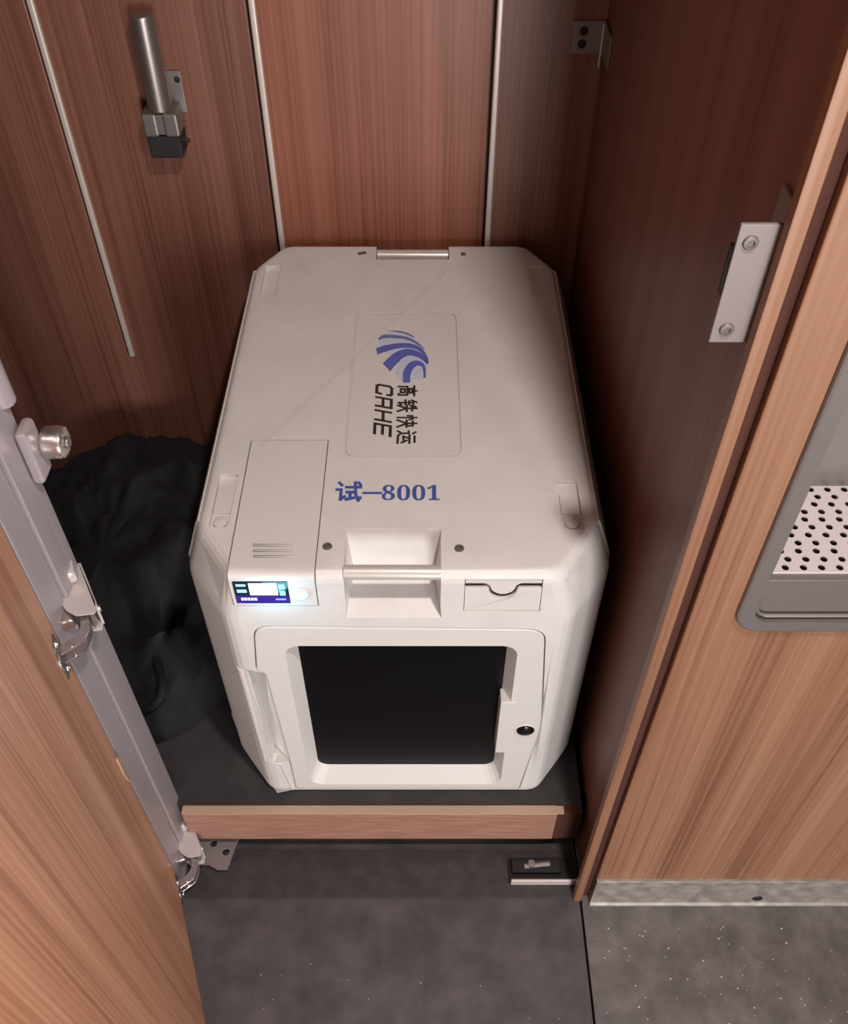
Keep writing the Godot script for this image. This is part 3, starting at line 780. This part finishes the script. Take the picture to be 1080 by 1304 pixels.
func emblem(plate: Node, y: float) -> void:
	# reads along the crate: text runs towards the front (+z), its top points to +x
	var ink := MB.new()
	var z := -0.988
	for c in ["high", "iron", "fast", "carry"]:
		glyph(ink, c, 0.12, 0.0004, Transform3D(Basis(Vector3(0, 0, 0.0235), Vector3(0.0255, 0, 0), Vector3(0, 1, 0)), Vector3(-0.0352 - C.x, y, z - C.z)))
		z += 0.0310
	z = -0.990
	var caps := MB.new()
	for c in ["C", "R", "H", "E"]:
		glyph(caps, c, 0.20, 0.0004, Transform3D(Basis(Vector3(0, 0, 0.0185), Vector3(0.0205, 0, 0.0055), Vector3(0, 1, 0)), Vector3(-0.0645 - C.x, y, z - C.z)))
		z += 0.0268
	part("lettering", ink, M.ink, plate, "dark Chinese lettering 高铁快运")
	part("lettering", caps, M.ink, plate, "dark slanted capitals CRHE")
	# swirl of tapering bands
	var f := func(px: float, py: float) -> Vector2: return Vector2(-0.0685 + (px - 170.0) / 740.0 * 0.0755, -1.1124 + (py - 155.0) / 685.0 * 0.119)
	var pale := MB.new()
	var pp := PackedVector2Array()
	for q in [[190, 300], [240, 205], [440, 165], [680, 235], [850, 400], [905, 590], [860, 790], [640, 800], [545, 830], [440, 720], [500, 560], [400, 500], [300, 440], [190, 420]]: pp.append(f.call(q[0], q[1]))
	top_prism(pale, MB.rounded(pp, [0.002], 3), y, y + 0.0002)
	part("emblem_ground", pale, M.pale_blue, plate, "pale blue ground of the swirl emblem")
	var bands := [
		[M.blue_grey, [[320, 152, 4], [450, 158, 12], [600, 190, 22], [720, 255, 10]]],
		[M.blue_grey, [[195, 268, 34], [270, 232, 46], [400, 232, 44], [600, 258, 36], [760, 335, 24], [860, 425, 6]]],
		[M.blue, [[178, 435, 90], [300, 395, 84], [480, 360, 68], [650, 360, 60], [780, 405, 50], [865, 500, 40], [905, 610, 18]]],
		[M.blue, [[325, 645, 150], [430, 535, 130], [540, 465, 105], [640, 445, 85], [760, 475, 70], [850, 545, 42], [892, 610, 16]]],
		[M.blue, [[605, 838, 96], [608, 720, 108], [665, 625, 95], [750, 590, 66], [825, 620, 46], [850, 700, 36], [848, 795, 30]]],
	]
	for bd in bands:
		var up := PackedVector2Array(); var dn := PackedVector2Array()
		var cv := Curve2D.new()
		var pts: Array = bd[1]
		for i in pts.size():
			var tan := (Vector2(pts[mini(i + 1, pts.size() - 1)][0], pts[mini(i + 1, pts.size() - 1)][1]) - Vector2(pts[maxi(i - 1, 0)][0], pts[maxi(i - 1, 0)][1])) / 6.0
			cv.add_point(Vector2(pts[i][0], pts[i][1]), -tan, tan)
		for i in pts.size() - 1:
			for j in 4:
				if i == pts.size() - 2 or j < 4:
					var t := j / 4.0
					var p := cv.sample(i, t); var q := cv.sample(i, minf(t + 0.05, 1.0))
					var d := (q - p).normalized(); var w: float = lerpf(pts[i][2], pts[i + 1][2], t) * 0.5
					up.append(f.call(p.x - d.y * w, p.y + d.x * w)); dn.append(f.call(p.x + d.y * w, p.y - d.x * w))
		dn.reverse()
		up.append_array(dn)
		var b := MB.new()
		top_prism(b, up, y + 0.0001, y + 0.0005)
		part("emblem_band", b, bd[0], plate)

# ---------------------------------------------------------------- water niche in the cabinet front
func niche() -> void:
	var n := base("water_niche", Vector3(0.303, 0.735, -0.537), "grey recessed water niche with perforated drip grille in wooden cabinet", "niche")
	var W := 0.545; var H := 0.61
	# frame ring
	var fr := MB.new(); fr.prism(MB.rrect(0, 0, W, H, 0.028, 6), -0.008, 0.005, 0.003)
	var hole := MB.new(); hole.prism(MB.rrect(0.0165, 0.0165, W - 0.0165, H - 0.0165, 0.018, 6), -0.05, 0.05)
	csg("frame", fr, [hole], M.niche, n, "grey rounded frame")
	# tray front below the grille, set back a little
	var tf := MB.new(); tf.prism(MB.rounded(PackedVector2Array([Vector2(0.018, 0.018), Vector2(W - 0.018, 0.018), Vector2(W - 0.018, 0.0725), Vector2(0.018, 0.0725)]), [0.014, 0.014, 0.0, 0.0]), -0.012, -0.003, 0.001)
	part("tray_front", tf, M.niche, n)
	var lip := MB.new()
	lip.tube(PackedVector3Array([Vector3(0.0185, 0.050, 0.0), Vector3(0.0185, 0.034, 0.0), Vector3(0.022, 0.026, 0.0), Vector3(0.030, 0.0215, 0.0), Vector3(W - 0.02, 0.0215, 0.0)]), 0.0022, 8)
	part("tray_lip", lip, M.niche, n)
	pbox("niche_back", Vector3(0.004, 0.0, -0.135), Vector3(W - 0.004, H, -0.125), 0.0, M.niche_back, n)
	pbox("niche_side", Vector3(0.004, 0.0, -0.125), Vector3(0.012, H, -0.008), 0.0, M.niche, n)
	pbox("niche_side", Vector3(W - 0.012, 0.0, -0.125), Vector3(W - 0.004, H, -0.008), 0.0, M.niche, n)
	pbox("niche_top", Vector3(0.012, H - 0.012, -0.125), Vector3(W - 0.012, H - 0.004, -0.008), 0.0, M.niche, n)
	pbox("drip_tray", Vector3(0.012, 0.02, -0.125), Vector3(W - 0.012, 0.040, -0.012), 0.0, M.dark, n)
	# grille: a sheet of cells, each with an eight-sided hole
	var g := MB.new()
	var cw := 0.0172; var cd := 0.0103
	var y := 0.0745
	var x0 := 0.012; var z0 := -0.125
	for r in 11:
		var off := [0.35, 0.85, 0.1, 0.6, 0.3, 0.8, 0.05, 0.55, 0.25, 0.75, 0.15][r] as float
		var zc := z0 + (r + 0.5) * cd
		var xa := x0
		var cols := int((W - 0.024) / cw)
		var lead := off * cw * 0.5
		flat(g, x0, x0 + lead, zc - cd * 0.5, zc + cd * 0.5, y)
		xa = x0 + lead
		for c in cols:
			cell(g, xa, xa + cw, zc - cd * 0.5, zc + cd * 0.5, y, 0.0033)
			xa += cw
		flat(g, xa, W - 0.012, zc - cd * 0.5, zc + cd * 0.5, y)
	part("drip_grille", g, M.grille, n, "perforated stainless drip grille")
	pbox("grille_edge", Vector3(0.012, 0.068, -0.0122), Vector3(W - 0.012, 0.0752, -0.0105), 0.0006, M.grille, n)
	# tap above, out of the photograph's frame to the right
func flat(g: MB, xa: float, xb: float, za: float, zb: float, y: float) -> void:
	if xb - xa < 0.0002: return
	g.quad(Vector3(xa, y, zb), Vector3(xb, y, zb), Vector3(xb, y, za), Vector3(xa, y, za))
	g.quad(Vector3(xa, y - 0.0012, za), Vector3(xb, y - 0.0012, za), Vector3(xb, y - 0.0012, zb), Vector3(xa, y - 0.0012, zb))
func cell(g: MB, xa: float, xb: float, za: float, zb: float, y: float, r: float) -> void:
	var cx := (xa + xb) * 0.5; var cz := (za + zb) * 0.5
	var o := []; var i := []
	for k in 8:
		var t := TAU * k / 8.0
		var d := Vector2(cos(t), sin(t))
		var s := minf((xb - xa) * 0.5 / maxf(absf(d.x), 1e-6), (zb - za) * 0.5 / maxf(absf(d.y), 1e-6))
		if k % 2 == 0: o.append(Vector3(cx + d.x * s, y, cz + d.y * s))
		else: o.append(Vector3(xb if d.x > 0 else xa, y, zb if d.y > 0 else za))
		i.append(Vector3(cx + d.x * r * 1.1, y, cz + d.y * r * 1.1))
	var dy := Vector3(0, -0.0012, 0)
	for k in 8:
		var m := (k + 1) % 8
		g.quad(o[m], o[k], i[k], i[m])
		g.quad(o[k] + dy, o[m] + dy, i[m] + dy, i[k] + dy)
		g.quad(i[m], i[k], i[k] + dy, i[m] + dy)

# ---------------------------------------------------------------- brackets, bolt, catches
func fittings() -> void:
	# strike bracket on the right wall: plate facing the vestibule, flange on the wall
	var s := base("strike_bracket", Vector3(0.2538, 1.0735, -0.5505), "white metal angle bracket with two screws on the right wall", "bracket")
	pbox("plate", Vector3(-0.0450, 0, -0.003), Vector3(-0.0005, 0.0955, 0.0), 0.0006, M.bracket, s)
	pbox("flange", Vector3(-0.0032, 0, -0.055), Vector3(-0.0003, 0.0955, -0.003), 0.0006, M.bracket, s)
	pbox("catch", Vector3(-0.0463, 0.038, -0.008), Vector3(-0.041, 0.078, -0.0035), 0.001, M.screw_dark, s)
	screw(s, Vector3(-0.0355, 0.082, 0.0), Vector3.BACK, 0.0055, M.screw)
	screw(s, Vector3(-0.0345, 0.012, 0.0), Vector3.BACK, 0.0055, M.screw)
	# small bracket in the rear corner
	var c := base("corner_bracket", Vector3(0.2538, 0.969, -1.366), "small metal corner bracket with two dark screws high on the back wall", "bracket")
	pbox("plate", Vector3(-0.0465, 0, 0.0005), Vector3(-0.0005, 0.043, 0.0032), 0.0006, M.bracket, c)
	pbox("flange", Vector3(-0.0032, 0, 0.0032), Vector3(-0.0004, 0.043, 0.060), 0.0006, M.dull_steel, c)
	pbox("edge_pin", Vector3(-0.0060, -0.018, 0.004), Vector3(-0.0034, 0.040, 0.0075), 0.0008, M.strip, c)
	screw(c, Vector3(-0.031, 0.030, 0.0032), Vector3.BACK, 0.0062, M.screw_dark)
	screw(c, Vector3(-0.032, 0.013, 0.0032), Vector3.BACK, 0.0062, M.screw_dark)
	# catch on the threshold
	var l := base("threshold_catch", Vector3(0.19, 0.0, -0.575), "dark floor catch with a bright metal bar at the foot of the right wall", "catch")
	pbox("bar", Vector3(-0.0520, 0.004, 0.010), Vector3(0.0590, 0.020, 0.014), 0.001, M.aluminium, l, "bright front bar")
	pbox("base_plate", Vector3(-0.0550, 0.0, -0.030), Vector3(0.0590, 0.005, 0.012), 0.001, M.rubber, l)
	pbox("block", Vector3(-0.0500, 0.005, -0.026), Vector3(0.0300, 0.015, -0.002), 0.003, M.rubber, l)
	var lv := MB.new(); lv.cyl(Vector3(-0.03, 0.015, -0.012), Vector3(0.012, 0.018, -0.016), 0.005, 0.001, 14)
	part("lever", lv, M.screw, l)
	var rr := MB.new(); rr.cyl(Vector3(-0.018, 0.012, -0.014), Vector3(-0.018, 0.024, -0.014), 0.006, 0.001, 14)
	part("roller", rr, M.dull_steel, l)
	# foot bracket of the left jamb
	var f := base("foot_bracket", Vector3(-0.38, 0.0, -0.60), "flat metal foot bracket with two holes below the lower hinge", "bracket")
	var fp := MB.new()
	var ol := PackedVector2Array([Vector2(0.004, -0.030), Vector2(0.078, -0.034), Vector2(0.066, 0.020), Vector2(0.050, 0.020), Vector2(0.034, 0.012), Vector2(0.004, 0.012)])
	var flat_xf := Transform3D(Basis(Vector3.RIGHT, Vector3.BACK, Vector3.DOWN), Vector3(0, 0.020, 0))
	fp.prism(ol, 0.0, 0.004, 0.0, flat_xf)
	var holes := []
	for q in [[0.060, -0.008], [0.038, -0.022]]:
		var hb := MB.new(); hb.prism(MB.disc(0.0058, 16, Vector2(q[0], q[1])), -0.01, 0.01, 0.0, flat_xf)
		holes.append(hb)
	csg("plate", fp, holes, M.bracket, f)
	pbox("foot", Vector3(0.004, 0.0, -0.026), Vector3(0.050, 0.0155, 0.008), 0.001, M.rubber, f)
	# roller catch on the jamb
	var r := base("roller_catch", Vector3(-0.38, 0.865, -0.645), "shiny roller catch on the aluminium jamb at the left edge", "catch")
	pbox("bracket", Vector3(0.0005, -0.020, -0.010), Vector3(0.012, 0.045, 0.016), 0.003, M.frame_metal, r)
	var ro := MB.new(); ro.cyl(Vector3(0.012, 0.012, -0.010), Vector3(0.034, 0.012, -0.010), 0.0165, 0.005, 24)
	part("roller", ro, M.steel, r)
	var rp := MB.new(); rp.cyl(Vector3(0.034, 0.012, -0.010), Vector3(0.037, 0.012, -0.010), 0.006, 0.001, 16)
	part("pin", rp, M.dull_steel, r)
	# barrel bolt on the back wall
	var b := base("barrel_bolt", Vector3(-0.383, 0.855, -1.366), "brushed steel barrel bolt on a clamp block on the back wall", "bolt")
	var by := MB.new(); by.lathe([[0.0165, 0.046], [0.0172, 0.048], [0.0172, 0.170], [0.0160, 0.174], [0.010, 0.1755], [0.0005, 0.1755]], Transform3D(Basis.IDENTITY, Vector3(0, 0, 0.026)), 28)
	part("barrel", by, M.barrel, b, "upright brushed steel barrel")
	var blk := MB.new()
	blk.box(Vector3(-0.026, 0.012, 0.0), Vector3(-0.0045, 0.046, 0.046), 0.003)
	blk.box(Vector3(0.0045, 0.012, 0.0), Vector3(0.026, 0.046, 0.046), 0.003)
	blk.box(Vector3(-0.010, 0.014, 0.002), Vector3(0.010, 0.044, 0.043), 0.002)
	part("clamp_block", blk, M.dull_steel, b)
	pbox("lower_block", Vector3(-0.025, -0.022, 0.0), Vector3(0.024, 0.012, 0.042), 0.003, M.rubber, b, "black block under the clamp")  # black block directly below the clamp block
	pbox("wall_plate", Vector3(0.010, 0.030, 0.0), Vector3(0.032, 0.090, 0.003), 0.001, M.dull_steel, b)
	screw(b, Vector3(0.0262, 0.078, 0.003), Vector3.BACK, 0.0045, M.screw_dark)
	var pn := MB.new(); pn.cyl(Vector3(0.024, 0.005, 0.034), Vector3(0.036, 0.002, 0.034), 0.003, 0.001, 12)
	part("pin", pn, M.rubber, b)

# ---------------------------------------------------------------- black bag in the corner
func bag() -> void:
	var o := base("black_bag", Vector3(-0.56, 0.1355, -1.03), "slumped black cloth bag lying in the dark left of the crate", "bag")
	var n1 := FastNoiseLite.new(); n1.seed = 4; n1.frequency = 5.0; n1.fractal_octaves = 3
	var n2 := FastNoiseLite.new(); n2.seed = 9; n2.frequency = 9.0; n2.fractal_type = FastNoiseLite.FRACTAL_RIDGED; n2.fractal_octaves = 2
	var nu := 72; var nv := 26
	var rings := []
	for j in nv + 1:
		var t := float(j) / nv                      # 0 at the floor's rim, 1 at the crown
		var rad := pow(cos(t * PI * 0.5), 0.55)
		var hh := pow(sin(t * PI * 0.5), 0.9)
		var r := PackedVector3Array()
		for i in nu:
			var a := -TAU * i / nu
			var cx := cos(a); var cz := sin(a)
			var e := pow(pow(absf(cx), 3.2) + pow(absf(cz), 3.2), -1.0 / 3.2)
			var x := cx * e * 0.245 * rad
			var z := cz * e * 0.305 * rad
			var tall := 0.22 * (0.62 + 0.30 * clampf(x / 0.2, -1, 1) - 0.42 * (z / 0.3 + 0.15) + 0.25 * n1.get_noise_2d(x * 1.6, z * 1.6))
			var y := maxf(tall, 0.05) * hh
			var d := n2.get_noise_3d(x, y * 1.5, z) * 0.014 + n1.get_noise_3d(x * 3.0, y * 3.0, z * 3.0) * 0.004
			var s := sin(t * PI)
			r.append(Vector3(minf(x + cx * d * s, 0.247), maxf(y + d * t, 0.0), z + cz * d * s))
		rings.append(r)
	var b := MB.new()
	b.loft(rings)
	fix_out(b)
	part("cloth_body", b, M.cloth, o, "", 80.0)
	var st := MB.new()
	var path := PackedVector3Array()
	for i in 25:
		var t := i / 24.0
		path.append(Vector3(0.02 + 0.13 * sin(t * PI), 0.006 + 0.12 * sin(t * PI) * (0.6 + 0.4 * t), 0.20 + 0.085 * sin(t * PI) - 0.20 * t * t + 0.02))
	st.tube(path, 0.007, 10)
	part("strap", st, M.cloth, o)

func crumbs() -> void:
	var o := MeshInstance3D.new()
	o.name = "crumbs"
	var b := MB.new()
	var rng := RandomNumberGenerator.new()
	rng.seed = 77
	for i in 210:
		var x := rng.randf_range(0.265, 0.72); var z := rng.randf_range(-0.50, -0.20)
		var r := rng.randf_range(0.0005, 0.0014)
		if i >= 160:
			x = rng.randf_range(-0.28, 0.24); z = rng.randf_range(-0.46, -0.25); r *= 0.7
		if i >= 185:
			x = rng.randf_range(-0.25, 0.16); z = -0.6165 + rng.randf_range(0.0, 0.022)
		var y := 0.0013 if x > 0.25 else 0.0001
		var t := Transform3D(Basis(Vector3.UP, rng.randf() * TAU), Vector3(x, y, z))
		b.prism(PackedVector2Array([Vector2(-r, -r * 0.8), Vector2(r * 1.2, -r * 0.5), Vector2(r * 0.4, r)]), 0.0, r * 0.9, 0.0, t * Transform3D(Basis(Vector3.RIGHT, Vector3.FORWARD, Vector3.UP), Vector3.ZERO))
	o.mesh = b.mesh(10.0)
	o.material_override = M.crumb
	add_child(o)
	meta(o, "pale crumbs scattered over the grey vinyl floor", "crumbs", "", "stuff")
